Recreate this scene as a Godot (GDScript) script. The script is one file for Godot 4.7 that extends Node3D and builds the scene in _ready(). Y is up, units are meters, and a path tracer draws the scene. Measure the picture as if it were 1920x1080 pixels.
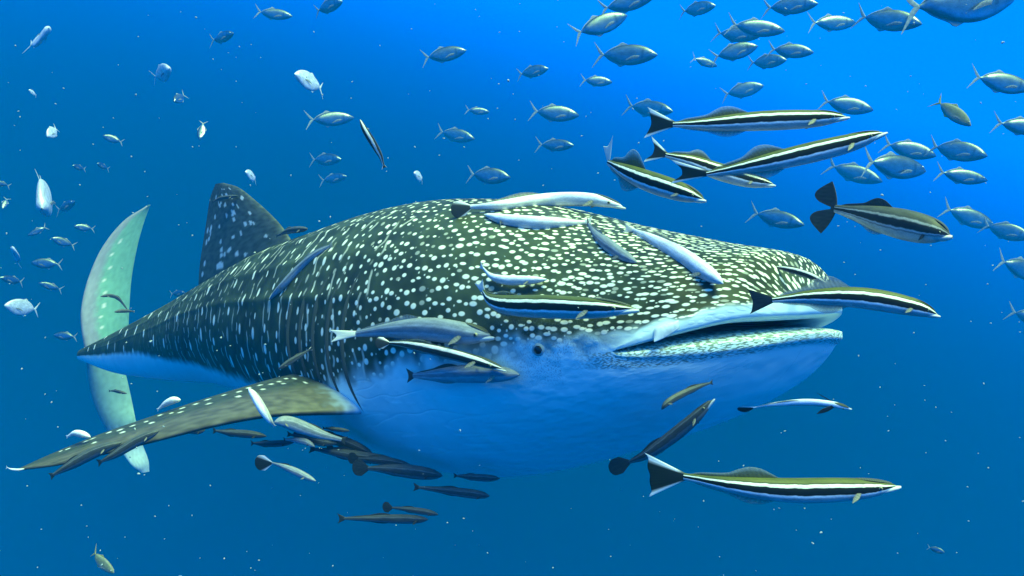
extends Node3D
# A whale shark with its remoras and a loose school of trevally in blue water.
# Metres, y up; the camera stands at the origin and looks along -z.

const FOCAL := 1500.0
const FAR := 1.9
const NOSE := Vector3(0.98, 0, -2.62)
const YAW := 0.82
const SLEN := 8.8                     # length of the skin along the body, snout to tail stalk
const MOUTH := 0.5                    # half length of the mouth line on the skin
var rng := RandomNumberGenerator.new()
var noise := FastNoiseLite.new()
var M := {}
var skin_points := PackedVector3Array()
var skin_normals := PackedVector3Array()
var used_names := {}

func P(px: float, py: float, d: float) -> Vector3:
	return Vector3((px - 960.0) / FOCAL * d, (540.0 - py) / FOCAL * d, -d)

func pixel(p: Vector3) -> Vector2:
	return Vector2(960.0 - p.x / p.z * FOCAL, 540.0 + p.y / p.z * FOCAL)

func numbered(called: String) -> String:
	var n: int = used_names.get(called, 0)
	used_names[called] = n + 1
	return called if n == 0 else "%s_%03d" % [called, n]

func thing(called: String, label: String, category: String, at: Vector3, group := "") -> Node3D:
	var o := Node3D.new()
	o.name = numbered(called)
	add_child(o, true)
	o.position = at
	mark(o, label, category, group)
	return o

func mark(o: Node3D, label: String, category: String, group := "") -> void:
	o.set_meta("label", label)
	o.set_meta("category", category)
	if group != "":
		o.set_meta("group", group)

func part(called: String, mesh: Mesh, mat: Material, parent: Node3D) -> MeshInstance3D:
	var o := MeshInstance3D.new()
	o.name = called
	o.mesh = mesh
	o.material_override = mat
	parent.add_child(o, true)
	return o

# ---------------------------------------------------------------- shapes

func spline(a: Array, t: float) -> Vector3:
	var n := a.size() - 1
	var f := clampf(t, 0.0, 1.0) * n
	var i := mini(int(f), n - 1)
	var p1: Vector3 = a[i]
	var p2: Vector3 = a[i + 1]
	var p0: Vector3 = a[i - 1] if i > 0 else p1 * 2.0 - p2
	var p3: Vector3 = a[i + 2] if i + 2 <= n else p2 * 2.0 - p1
	return p1.cubic_interpolate(p2, p0, p3, f - i)

func curve(xs: Array, ys: Array, x: float) -> float:
	var n := xs.size()
	if x <= xs[0]:
		return ys[0]
	if x >= xs[n - 1]:
		return ys[n - 1]
	var i := 0
	while x > xs[i + 1]:
		i += 1
	var h: float = xs[i + 1] - xs[i]
	var s: float = (ys[i + 1] - ys[i]) / h
	var m0: float = s if i == 0 else (ys[i + 1] - ys[i - 1]) / (xs[i + 1] - xs[i - 1])
	var m1: float = s if i + 2 >= n else (ys[i + 2] - ys[i]) / (xs[i + 2] - xs[i])
	var t: float = (x - xs[i]) / h
	return (2*t*t*t - 3*t*t + 1) * ys[i] + (t*t*t - 2*t*t + t) * h * m0 + (-2*t*t*t + 3*t*t) * ys[i + 1] + (t*t*t - t*t) * h * m1

# A closed tube from rings of points: smooth normals, faces turned outwards. Also gives back the normals.
func tube_mesh(pts: PackedVector3Array, rows: int, cols: int, uvs: PackedVector2Array, colors: PackedColorArray) -> ArrayMesh:
	var nrm := PackedVector3Array()
	nrm.resize(pts.size())
	var idx := PackedInt32Array()
	idx.resize((rows - 1) * cols * 6)
	var k := 0
	for r in rows - 1:
		for c in cols:
			var a := r * cols + c
			var b := r * cols + (c + 1) % cols
			var d := a + cols
			var e := b + cols
			var n := (pts[e] - pts[a]).cross(pts[d] - pts[b])
			nrm[a] += n
			nrm[b] += n
			nrm[d] += n
			nrm[e] += n
			idx[k] = a; idx[k + 1] = b; idx[k + 2] = e
			idx[k + 3] = a; idx[k + 4] = e; idx[k + 5] = d
			k += 6
	var out := 0.0
	for r in range(1, rows - 1):
		var mid := Vector3.ZERO
		for c in cols:
			mid += pts[r * cols + c]
		mid /= cols
		for c in cols:
			out += (pts[r * cols + c] - mid).dot(nrm[r * cols + c])
	var turn := 1.0 if out >= 0.0 else -1.0
	for i in nrm.size():
		nrm[i] = (nrm[i] * turn).normalized() if nrm[i].length_squared() > 1e-20 else Vector3.UP
	if turn > 0.0:          # front faces run clockwise
		for i in range(0, idx.size(), 3):
			var q := idx[i + 1]
			idx[i + 1] = idx[i + 2]
			idx[i + 2] = q
	var arr := []
	arr.resize(Mesh.ARRAY_MAX)
	arr[Mesh.ARRAY_VERTEX] = pts
	arr[Mesh.ARRAY_NORMAL] = nrm
	if uvs.size() > 0:
		arr[Mesh.ARRAY_TEX_UV] = uvs
	if colors.size() > 0:
		arr[Mesh.ARRAY_COLOR] = colors
	arr[Mesh.ARRAY_INDEX] = idx
	var mesh := ArrayMesh.new()
	mesh.add_surface_from_arrays(Mesh.PRIMITIVE_TRIANGLES, arr)
	return mesh

# A body of elliptical rings along a spine; u runs from snout to tail, v from back (0) to belly (1).
func loft(spine: Array, hh: PackedFloat32Array, hw: PackedFloat32Array, rows: int, cols: int, up: Vector3, base: Vector3, belly := 1.0) -> ArrayMesh:
	var pts := PackedVector3Array()
	var uvs := PackedVector2Array()
	for r in rows:
		var t := float(r) / (rows - 1)
		var fr := frame(spine, t, up)
		var c := spline(spine, t) - base
		for j in cols:
			var a := TAU * j / cols
			var y := cos(a)
			pts.append(c + fr[1] * hh[r] * (y if y > 0.0 else y * belly) + fr[2] * hw[r] * sin(a))
			uvs.append(Vector2(t, 1.0 - absf(1.0 - 2.0 * j / cols)))
	return tube_mesh(pts, rows, cols, uvs, PackedColorArray())

func frame(spine: Array, t: float, up: Vector3) -> Array:
	var tan := (spline(spine, minf(t + 0.02, 1.0)) - spline(spine, maxf(t - 0.02, 0.0))).normalized()
	var side := tan.cross(up).normalized()
	return [tan, side.cross(tan).normalized(), side]

# A thin lens-shaped blade between two edges. Every row runs from the first edge to the second and back on the other side.
func blade(lead: Array, trail: Array, thick: float, nv: int, nu: int, style: String, base: Vector3, ends := false, spots: Array = []) -> ArrayMesh:
	var pts := PackedVector3Array()
	var colors := PackedColorArray()
	var cols := 2 * nu - 2
	for r in nv:
		var v := float(r) / (nv - 1)
		var a := spline(lead, v)
		var b := spline(trail, v)
		var along := spline(lead, minf(v + 0.03, 1.0)) + spline(trail, minf(v + 0.03, 1.0)) - spline(lead, maxf(v - 0.03, 0.0)) - spline(trail, maxf(v - 0.03, 0.0))
		var n := (b - a).cross(along).normalized()
		var tv := thick * (sqrt(maxf(sin(PI * v), 0.0)) * 0.95 + 0.05 if ends else 1.0 - 0.86 * v)
		for j in cols:
			var i := j if j < nu else cols - j
			var u := 0.5 - 0.5 * cos(PI * i / (nu - 1))
			var th := tv * 2.3 * sqrt(u) * (1.0 - u) + tv * 0.02
			pts.append(a.lerp(b, u) + n * (th if j < nu else -th) - base)
			var c := blade_color(style, u, v, spots)
			if not style.begins_with("shark") and style != "gill" and style != "nostril":
				c = c * (1.14 if r % 2 == 0 else 0.86)
				c.a = clampf(0.92 - 0.6 * smoothstep(0.1, 1.0, u), 0.0, 1.0) if style in ["olive_fin", "pale_fin", "silver_fin"] else 1.0
			colors.append(c)
	return tube_mesh(pts, nv, cols, PackedVector2Array(), colors)

func blade_color(style: String, u: float, v: float, spots: Array) -> Color:
	var g := noise.get_noise_2d(u * 90.0, v * 160.0)
	match style:
		"remora_tail":
			var edge := maxf(smoothstep(0.74, 0.82, v), smoothstep(0.82, 0.9, 1.0 - v))
			return Color(0.016, 0.022, 0.010).lerp(Color(0.86, 0.86, 0.78), edge * smoothstep(0.05, 0.3, u))
		"remora_tail_pale":
			return Color(0.025, 0.03, 0.022).lerp(Color(0.8, 0.8, 0.78), maxf(smoothstep(0.72, 0.9, v), smoothstep(0.86, 0.98, 1.0 - v)))
		"nostril":
			return Color(0.58, 0.66, 0.68) * (1.0 + 0.2 * g)
		"white_tail":
			return Color(0.6, 0.62, 0.6) * (1.0 + 0.2 * g)
		"dark_fin":
			return Color(0.03, 0.036, 0.028) * (1.0 + 0.4 * g)
		"olive_fin":
			return Color(0.085, 0.095, 0.03).lerp(Color(0.4, 0.42, 0.3), smoothstep(0.55, 1.0, u)) * (1.0 + 0.25 * g)
		"pale_fin":
			return Color(0.30, 0.29, 0.21) * (1.0 + 0.3 * sin(v * 40.0) * 0.3 + 0.2 * g)
		"silver_fin":
			return Color(0.24, 0.27, 0.27) * (1.0 + 0.3 * g)
		"bright_fin":
			return Color(0.62, 0.66, 0.66)
		"yellow_fin":
			return Color(0.42, 0.38, 0.10) * (1.0 + 0.3 * g)
		"trevally_tail":
			return Color(0.30, 0.34, 0.33) * (1.0 + 0.3 * g)
		"shark_dorsal", "shark_pectoral", "shark_caudal", "shark_lower_lobe":
			var c := Color(0.07, 0.085, 0.062)
			if style == "shark_pectoral":
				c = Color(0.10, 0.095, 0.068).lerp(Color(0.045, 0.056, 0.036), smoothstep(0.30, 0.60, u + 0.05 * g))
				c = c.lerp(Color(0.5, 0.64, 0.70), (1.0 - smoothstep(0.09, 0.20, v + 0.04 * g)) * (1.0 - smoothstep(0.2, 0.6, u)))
			elif style == "shark_caudal":
				c = Color(0.24, 0.27, 0.32).lerp(Color(0.17, 0.38, 0.29), smoothstep(0.16, 0.34, u + 0.04 * g))  # greenish tone: the red lost through the water is put into the colour
				g *= 0.35
			elif style == "shark_lower_lobe":
				g *= 0.4
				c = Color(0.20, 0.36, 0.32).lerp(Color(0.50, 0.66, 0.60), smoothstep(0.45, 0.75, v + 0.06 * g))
			c = c * (1.0 + 0.45 * g)
			for s in spots:
				var q := Vector2((u - s.x) / s.z, (v - s.y) / s.w).length()
				if q < 1.2:
					c = c.lerp(Color(0.68, 0.7, 0.64), 1.0 - smoothstep(0.75, 1.2, q))
			return c
	return Color(0.3, 0.3, 0.3)

func ball(r: Vector3) -> Mesh:
	var m := SphereMesh.new()
	m.radius = 0.5
	m.height = 1.0
	m.radial_segments = 16
	m.rings = 8
	var st := SurfaceTool.new()
	st.append_from(m, 0, Transform3D(Basis.from_scale(r * 2.0), Vector3.ZERO))
	return st.commit()

# ---------------------------------------------------------------- materials

func tinted(rough: float, spec: float, backlit := 0.0) -> StandardMaterial3D:
	var m := StandardMaterial3D.new()
	m.vertex_color_use_as_albedo = true
	m.roughness = rough
	m.metallic_specular = spec
	if backlit > 0.0:
		m.backlight_enabled = true
		m.backlight = Color(backlit, backlit, backlit)
	return m

func plain(c: Color, rough: float, spec := 0.5) -> StandardMaterial3D:
	var m := StandardMaterial3D.new()
	m.albedo_color = c.linear_to_srgb()
	m.roughness = rough
	m.metallic_specular = spec
	return m

func printed(img: Image, rough: float, spec: float) -> StandardMaterial3D:
	var m := StandardMaterial3D.new()
	img.generate_mipmaps()
	m.albedo_texture = ImageTexture.create_from_image(img)
	m.roughness = rough
	m.metallic_specular = spec
	return m

func step_mix(v: float, stops: Array) -> Color:      # [edge, softness, colour after it] ...
	var c: Color = stops[0]
	for i in range(1, stops.size()):
		var s: Array = stops[i]
		c = c.lerp(s[2], smoothstep(s[0] - s[1], s[0] + s[1], v))
	return c

func fish_skin(kind: String) -> Image:
	var w := 512
	var h := 192
	var img := Image.create(w, h, false, Image.FORMAT_RGB8)
	for x in w:
		var u := float(x) / w
		for y in h:
			var v := (y + 0.5) / h
			var g := noise.get_noise_2d(x * 0.9, y * 1.2)
			var g2 := noise.get_noise_2d(x * 0.15 + 400.0, y * 0.25)
			var vv := v + 0.012 * noise.get_noise_2d(x * 0.35, 900.0)
			var c := Color.BLACK
			match kind:
				"striped":
					var k := smoothstep(0.0, 0.16, u)
					var white := Color(0.97, 0.95, 0.74)
					var black := Color(0.007, 0.010, 0.004)
					c = step_mix(vv, [Color(0.085, 0.10, 0.022), [lerpf(0.29, 0.27, k), 0.015, black], [lerpf(0.34, 0.30, k), 0.012, white], [lerpf(0.43, 0.40, k), 0.014, black], [lerpf(0.57, 0.60, k), 0.014, Color(0.82, 0.83, 0.82)], [0.67, 0.03, Color(0.38, 0.40, 0.37)], [0.8, 0.06, Color(0.5, 0.52, 0.48)]])
				"cobia":
					c = step_mix(vv, [Color(0.07, 0.075, 0.055), [0.34, 0.02, Color(0.36, 0.36, 0.31)], [0.40, 0.02, Color(0.022, 0.026, 0.02)], [0.575, 0.02, Color(0.55, 0.55, 0.52)], [0.61, 0.02, Color(0.13, 0.13, 0.12)], [0.64, 0.03, Color(0.48, 0.49, 0.44)]])
				"pale":
					c = step_mix(vv, [Color(0.82, 0.81, 0.82), [0.5, 0.10, Color(0.45, 0.47, 0.46)], [0.62, 0.05, Color(0.55, 0.56, 0.55)]])  # white top over greyer flanks: light from above is painted into this coat
				"grey":
					c = step_mix(vv, [Color(0.22, 0.25, 0.28), [0.36, 0.03, Color(0.32, 0.35, 0.38)], [0.43, 0.03, Color(0.17, 0.20, 0.23)], [0.6, 0.03, Color(0.32, 0.36, 0.38)]])
				"dark":
					c = step_mix(vv, [Color(0.075, 0.085, 0.08), [0.33, 0.02, Color(0.15, 0.16, 0.15)], [0.38, 0.02, Color(0.05, 0.057, 0.052)], [0.64, 0.03, Color(0.13, 0.14, 0.135)]])
				"white_backed":
					c = step_mix(vv, [Color(0.05, 0.055, 0.04), [0.16, 0.03, Color(0.74, 0.72, 0.66)], [0.40, 0.02, Color(0.02, 0.025, 0.02)], [0.72, 0.03, Color(0.2, 0.21, 0.2)]])
				"silver":
					c = step_mix(vv, [Color(0.10, 0.13, 0.13), [0.26, 0.10, Color(0.22, 0.28, 0.30)], [0.72, 0.12, Color(0.36, 0.41, 0.43)]])
					if u > 0.20 and u < 0.235 and v > 0.28 and v < 0.66:
						c = c * 0.7
				"bright":
					c = step_mix(vv, [Color(0.55, 0.58, 0.6), [0.30, 0.1, Color(0.70, 0.72, 0.74)], [0.46, 0.03, Color(0.85, 0.85, 0.8)], [0.52, 0.03, Color(0.66, 0.68, 0.72)]])
				"olive":
					c = step_mix(vv, [Color(0.26, 0.27, 0.16), [0.20, 0.08, Color(0.17, 0.19, 0.10)], [0.6, 0.1, Color(0.3, 0.31, 0.24)]])
			c = c * (1.0 + 0.16 * g + 0.22 * g2)
			img.set_pixel(x, y, c.clamp().linear_to_srgb())
	return img

# ---------------------------------------------------------------- the whale shark

const TT := [0.0, 0.074, 0.366, 0.736, 1.18, 1.54, 1.95, 2.43, 3.0, 3.71, 4.57, 5.67, 7.1, 8.35]
const UPPER := [0.17, 0.25, 0.37, 0.475, 0.60, 0.665, 0.69, 0.67, 0.605, 0.52, 0.39, 0.30, 0.18, 0.055]
const LOWER := [0.10, 0.16, 0.285, 0.42, 0.56, 0.62, 0.637, 0.61, 0.566, 0.50, 0.42, 0.34, 0.22, 0.05]
const WAIST := [-0.13, -0.14, -0.2, -0.225, -0.24, -0.25, -0.25, -0.25, -0.25, -0.255, -0.3, -0.44, -0.61, -0.735]
const WIDE := [0.55, 0.56, 0.60, 0.635, 0.65, 0.65, 0.63, 0.59, 0.52, 0.43, 0.33, 0.21, 0.10, 0.04]

func cap(t: float, a: float, n: float) -> float:
	return 1.0 if t >= a else pow(maxf(1.0 - pow(1.0 - t / a, n), 0.0), 1.0 / n)

func axial(s: float) -> float:
	return s - 0.16 * (1.0 - exp(-s / 0.16))

func half_girth(s: float) -> float:
	var t := axial(s)
	var w := curve(TT, WIDE, t) * cap(t, 0.44, 2.5)
	var h := (curve(TT, UPPER, t) * cap(t, 0.11, 2.2) + curve(TT, LOWER, t) * cap(t, 0.2, 2.0)) * 0.5
	return PI * sqrt((w * w + h * h) * 0.5) + 0.004

# The skin at a distance s from the snout; angle 0 is the near side, a quarter turn the back.
func skin(s: float, phi: float) -> Vector3:
	var t := axial(s)
	var ahead := Vector3(cos(YAW), 0, sin(YAW))
	var side := Vector3(-sin(YAW), 0, cos(YAW))
	var e := lerpf(0.86, 1.0, smoothstep(0.5, 2.5, t))
	var cx := cos(phi)
	var sy := sin(phi)
	var x := signf(cx) * pow(absf(cx), e) * curve(TT, WIDE, t) * cap(t, 0.44, 2.5)
	var y := pow(absf(sy), e) * (curve(TT, UPPER, t) * cap(t, 0.11, 2.2) if sy > 0.0 else -curve(TT, LOWER, t) * cap(t, 0.2, 2.0))
	var ridge := 0.0
	for at in [0.30, 0.62, 0.95]:
		ridge += exp(-pow((asin(clampf(sy, -1.0, 1.0)) - at) / 0.045, 2.0))
	var grow := 1.0 + 0.016 * ridge * smoothstep(1.3, 2.4, t)
	x *= grow
	y *= grow
	return NOSE - ahead * t + side * x + Vector3(0, curve(TT, WAIST, t) + y, 0)

func skin_by_mouth(mu: float, a: float) -> Vector3:
	var x := MOUTH * cosh(mu) * cos(a)
	var y := MOUTH * sinh(mu) * sin(a)
	return skin(Vector2(x, y).length(), atan2(y, x))

func tex_u(s: float) -> float:
	return pow(clampf(s / SLEN, 0.0, 1.0), 0.6)

const BS := [0.0, 0.6, 1.0, 1.5, 2.0, 2.6, 3.3, 4.2, 5.2, 6.2, 8.8]
const BV := [0.46, 0.465, 0.485, 0.505, 0.565, 0.63, 0.68, 0.70, 0.66, 0.57, 0.52]

func shark_skin() -> Image:
	var w := 2048
	var h := 1024
	var data := PackedByteArray()
	data.resize(w * h * 3)
	var relief := PackedByteArray()
	relief.resize(w * h)
	var tone := PackedFloat32Array()       # 0 back, 1 belly
	tone.resize(w * h)
	var lin := PackedFloat32Array()
	lin.resize(w * h)
	var girth := PackedFloat32Array()
	girth.resize(w)
	for x in w:
		var s := SLEN * pow((x + 0.5) / w, 1.0 / 0.6)
		girth[x] = half_girth(s)
		var edge := curve(BS, BV, s)
		for y in h:
			var v := (y + 0.5) / h
			var arc := v * girth[x]
			var n1 := noise.get_noise_2d(s * 55.0, arc * 55.0)
			if s < 1.2:                      # round the snout the skin is measured from its tip
				n1 = lerpf(noise.get_noise_2d(s * sin(PI * v) * 80.0 + 200.0, s * cos(PI * v) * 80.0), n1, smoothstep(0.8, 1.2, s))
			var b := smoothstep(edge - 0.022, edge + 0.04, v + lerpf(0.02, 0.012, smoothstep(1.5, 3.5, s)) * n1)
			if s < 0.9:                      # the pale upper lip
				var along := s * sin(PI * v)
				var off := s * cos(PI * v)
				if off > 0.0:
					b = maxf(b, (1.0 - smoothstep(0.045, 0.07, off + 0.015 * n1)) * (1.0 - smoothstep(MOUTH - 0.1, MOUTH + 0.16, along)))
			tone[y * w + x] = b
			lin[y * w + x] = n1
	# thin pale bars between the columns of spots, then the spots
	var mark_of := PackedFloat32Array()
	mark_of.resize(w * h)
	rng.seed = 11
	var s0 := 1.75
	while s0 < 6.4:
		for k in 2:
			var sb := s0 + 0.10 + 0.09 * k + rng.randf_range(-0.02, 0.02)
			var strength := rng.randf_range(0.34, 0.62) * smoothstep(6.4, 4.0, s0)
			var phase := rng.randf() * 50.0
			for y in range(int(0.14 * h), int(0.78 * h)):
				var v := float(y) / h
				var sm := sb - 0.55 * (v - 0.35) * (v - 0.35) + 0.02 * noise.get_noise_2d(phase, v * 120.0)
				var broken := smoothstep(-0.25, 0.2, noise.get_noise_2d(phase + 70.0, v * 160.0))
				var xc := tex_u(sm) * w
				var pr := 0.009 * w * 0.6 / SLEN * pow(sm / SLEN, -0.4)
				for x in range(maxi(int(xc - pr * 1.5), 0), mini(int(xc + pr * 1.5) + 1, w)):
					var q := 1.0 - smoothstep(0.4, 1.4, absf(x + 0.5 - xc) / pr)
					var at := y * w + x
					mark_of[at] = maxf(mark_of[at], q * strength * broken)
		s0 += 0.27
	var s1 := 0.1
	var odd := 0
	while s1 < 8.4:
		var r := curve([0.0, 0.4, 0.9, 1.3, 1.9, 2.6, 3.4, 5.0, 6.5, 8.0], [0.0075, 0.0092, 0.0118, 0.0140, 0.0128, 0.0148, 0.021, 0.028, 0.028, 0.025], s1)
		var gap := r * curve([0.0, 0.9, 1.5, 2.2, 3.0, 5.0, 8.0], [3.1, 3.35, 3.9, 5.1, 6.2, 6.4, 5.8], s1)
		var step_s := gap * curve([0.0, 1.4, 2.2, 3.0, 8.0], [0.86, 0.9, 1.25, 1.9, 1.75], s1)
		var hg := half_girth(s1)
		var arc := gap * (0.5 if odd % 2 == 0 else 0.0) + rng.randf() * gap * 0.25
		while arc < hg * 0.8:
			var free := curve([0.0, 1.5, 3.0, 8.0], [0.26, 0.25, 0.18, 0.15], s1)
			var s := s1 + rng.randf_range(-free, free) * gap
			var a := arc + rng.randf_range(-free, free) * gap
			var size := r * rng.randf_range(0.66, 1.15)
			var strength := rng.randf_range(0.84, 1.0)
			if rng.randf() < 0.10:
				strength *= 0.4
			var tall := rng.randf_range(0.85, 1.25) * curve([0.0, 1.8, 2.8, 8.0], [0.95, 1.0, 1.35, 1.25], s)
			var wide := rng.randf_range(0.85, 1.25)
			var flat := curve([0.0, 1.6, 2.6, 8.0], [1.0, 0.9, 0.0, 0.0], s)
			spot(mark_of, w, h, s, a, size * wide * lerpf(0.85, 1.22, flat), size * tall * lerpf(1.0, 0.72, flat), strength)
			if s < 2.4 and rng.randf() < 0.25:
				spot(mark_of, w, h, s + gap * 0.5, a + gap * 0.45, size * 0.42, size * 0.42, strength * 0.8)
			arc += gap * rng.randf_range(0.9, 1.12)
		s1 += step_s
		odd += 1
	for x in w:
		var s := SLEN * pow((x + 0.5) / w, 1.0 / 0.6)
		for y in h:
			var v := (y + 0.5) / h
			var at := y * w + x
			var n1 := lin[at]
			var b := tone[at]
			var n2 := noise.get_noise_2d(s * 9.0 + 300.0, v * girth[x] * 14.0)
			var c := Color(0.040, 0.055, 0.024) * (1.0 + 0.40 * n2 + 0.35 * n1)
			var pale := Color(0.70, 0.88, 0.84) * (1.0 + 0.05 * n2 + 0.03 * n1)  # belly tinted blue-green: the cast of the water light is painted in
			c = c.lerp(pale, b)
			if s < 0.7 and v > 0.5:         # freckles on the lower lip
				var off := -s * cos(PI * v)
				var speck := smoothstep(-0.1, 0.25, noise.get_noise_2d(s * sin(PI * v) * 520.0, off * 1500.0))
				var fr := speck * (1.0 - smoothstep(0.065, 0.085, off + 0.02 * n2)) * (1.0 - smoothstep(0.5, 0.7, s))
				c = c.lerp(Color(0.13, 0.17, 0.11), fr * 0.85)
			elif s < 2.0 and v > 0.4:        # fine dark freckles on the cheek
				var fr := smoothstep(0.28, 0.42, noise.get_noise_2d(s * 1000.0 + 70.0, v * girth[x] * 1000.0)) * (1.0 - smoothstep(0.53, 0.60, v)) * (1.0 - smoothstep(0.7, 1.2, s)) * smoothstep(0.4, 0.7, s)
				c = c.lerp(Color(0.14, 0.17, 0.17), fr * 0.5)
			c = c.lerp(Color(0.95, 0.93, 0.76), mark_of[at] * (1.0 - smoothstep(0.25, 0.85, b)))
			c = c.clamp().linear_to_srgb()
			var fold := 1.0 - absf(noise.get_noise_2d(s * 14.0 + v * 30.0, v * girth[x] * 75.0 - s * 22.0 + 60.0)) * 6.0
			var crease := maxf(fold, 0.0) * smoothstep(0.5, 0.62, v) * smoothstep(0.7, 1.4, s) * (1.0 - smoothstep(2.6, 3.6, s))
			n2 -= crease * 1.2
			relief[at] = int(clampf(127.0 + 70.0 * n1 + 40.0 * n2 + 18.0 * mark_of[at], 0.0, 255.0))
			data[at * 3] = int(c.r * 255.0)
			data[at * 3 + 1] = int(c.g * 255.0)
			data[at * 3 + 2] = int(c.b * 255.0)
	M.relief = Image.create_from_data(w, h, false, Image.FORMAT_L8, relief)
	return Image.create_from_data(w, h, false, Image.FORMAT_RGB8, data)

func spot(into: PackedFloat32Array, w: int, h: int, s: float, arc: float, rs: float, ra: float, strength: float) -> void:
	if s < 0.05:
		return
	var hg := half_girth(s)
	var x0 := int(tex_u(s - rs * 1.3) * w)
	var x1 := int(tex_u(s + rs * 1.3) * w)
	var y0 := int((arc - ra * 1.3) / hg * h)
	var y1 := int((arc + ra * 1.3) / hg * h)
	for x in range(maxi(x0, 0), mini(x1 + 1, w)):
		var ds := (SLEN * pow((x + 0.5) / w, 1.0 / 0.6) - s) / rs
		for y in range(maxi(y0, 0), mini(y1 + 1, h)):
			var da := ((y + 0.5) / h * hg - arc) / ra
			var q := strength * (1.0 - smoothstep(0.78, 1.18, sqrt(ds * ds + da * da)))
			var at := y * w + x
			if q > into[at]:
				into[at] = q

func whale_shark() -> void:
	var base := Vector3(-1.0, -0.25, -4.6)
	var shark := thing("whale_shark", "huge dark whale shark with white spots and a pale belly", "shark", base)
	# rings run round the mouth first, then open out into rings round the body
	var mus: Array[float] = [0.043, 0.06, 0.09, 0.115, 0.145, 0.175, 0.21, 0.25, 0.295, 0.345, 0.4, 0.46, 0.53, 0.6, 0.68, 0.77, 0.87]
	var reach := MOUTH * cosh(0.87)
	while reach < SLEN - 0.35:
		reach += 0.03 if reach < 2.5 else 0.05
		mus.append(acosh(reach / MOUTH))
	var cols := 240
	var inner := [0.55, 0.42, 0.3, 0.2, 0.12, 0.07, 0.035, 0.012]      # how deep each ring of the mouth cavity lies
	var rows := mus.size() + inner.size()
	var pts := PackedVector3Array()
	var uvs := PackedVector2Array()
	var ahead := Vector3(cos(YAW), 0, sin(YAW))
	for r in rows:
		var k := r - inner.size()
		var mu: float = mus[maxi(k, 0)]
		for j in cols:
			var a := TAU * j / cols
			var x := MOUTH * cosh(mu) * cos(a)
			var y := MOUTH * sinh(mu) * sin(a)
			if y > 0.0:                      # the upper lip bows higher than the lower one
				y += 0.006 * exp(-(mu - 0.043) / 0.2) * sin(a)
			y *= lerpf(1.0, pow(absf(sin(a)), 0.9), exp(-(mu - 0.043) / 0.3))
			var s := Vector2(x, y).length()
			var phi := atan2(y, x)
			var p := skin(s, phi)
			var lip := exp(-pow((mu - 0.10) / 0.06, 2.0)) * 0.015 * smoothstep(0.0, 0.25, absf(sin(a)))
			if k >= 0:
				p += (ahead * 0.7 + Vector3(0, 0.5 * signf(y), 0)) * lip
			else:
				var deep: float = inner[r]
				var mid := skin(0.0, 0.0) - ahead * (deep + 0.16) + Vector3(0, -0.04, 0)
				p += (ahead * 0.7 + Vector3(0, 0.5 * signf(y), 0)) * lip * (1.0 - minf(deep / 0.05, 1.0))
				p = p.lerp(mid, clampf(deep * 1.1, 0.0, 0.7)) - ahead * deep * 0.6
				p.y += -signf(y) * minf(deep, 0.06) * 0.18 * absf(sin(a))
			pts.append(p - base)
			if k < 0:                        # inside the mouth the skin pattern runs on mirrored
				var mirrored := mus[0] + minf(float(inner[r]) * 0.5, 0.12)
				x = MOUTH * cosh(mirrored) * cos(a)
				y = MOUTH * sinh(mirrored) * sin(a)
				s = Vector2(x, y).length()
				phi = atan2(y, x)
			uvs.append(Vector2(tex_u(s), absf(wrapf(PI * 0.5 - phi, -PI, PI)) / PI))
	var mesh := tube_mesh(pts, rows, cols, uvs, PackedColorArray())
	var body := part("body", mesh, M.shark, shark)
	var arr := mesh.surface_get_arrays(0)
	var nn: PackedVector3Array = arr[Mesh.ARRAY_NORMAL]
	for i in range(inner.size() * cols, pts.size()):
		var w := pts[i] + base
		if nn[i].dot(w) < 0.0:
			skin_points.append(w)
			skin_normals.append(nn[i])
	# eye
	var look := surface(1012, 653)
	var sock := part("eye", ball(Vector3(0.040, 0.030, 0.034)), M.eyelid, shark)
	sock.position = look[0] + look[1] * -0.025 - base
	var pup := part("pupil", ball(Vector3(0.021, 0.017, 0.018)), M.eye, sock)
	pup.position = look[1] * 0.021
	# gill slits, each a soft raised flap in front of the fin
	for k in 5:
		var lead := []
		var trail := []
		for i in 9:
			var f := i / 8.0
			var s := 2.0 + 0.15 * k - 0.30 * pow(f - 0.45, 2.0)
			var phi := lerpf(0.52, -0.50, f)
			var n := (skin(s, phi) - skin(s, phi + PI)).normalized()
			lead.append(skin(s, phi) - n * 0.010)
			trail.append(skin(s + 0.024, phi) + n * 0.009 * sin(PI * f))
		part("gill_slit", blade(lead, trail, 0.007, 24, 7, "gill", base, true), M.gill, shark)
	# nostril flap hanging from the upper lip
	var lead2 := []
	var trail2 := []
	for i in 6:
		var f := i / 5.0
		var ang := deg_to_rad(lerpf(43.0, 53.0, f))
		var high := skin_by_mouth(0.13, ang)
		var low := skin_by_mouth(0.075, ang)
		var outward := (ahead * 0.5 + Vector3(-sin(YAW), 0, cos(YAW))).normalized()
		lead2.append(high + outward * 0.008)
		trail2.append(low + outward * (0.012 + 0.014 * (1.0 - f)) + Vector3(0, -0.022 * (1.0 - f * f), 0))
	part("nostril_flap", blade(lead2, trail2, 0.012, 14, 7, "nostril", base, true), M.fin, shark)
	# fins
	rng.seed = 21
	var sp := []
	for k in 60:
		sp.append(Vector4(rng.randf_range(0.08, 0.95), pow(rng.randf(), 1.1) * 0.86, rng.randf_range(0.013, 0.02), rng.randf_range(0.016, 0.028)))
	var dl := [P(548, 455, 5.03), P(528, 425, 5.13), P(505, 400, 5.25), P(474, 372, 5.44), P(446, 351, 5.62), P(420, 343, 5.8)]
	var dt := [P(372, 560, 6.15), P(374, 505, 6.13), P(381, 455, 6.08), P(388, 410, 6.03), P(394, 372, 5.98), P(404, 345, 5.9)]
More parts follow.
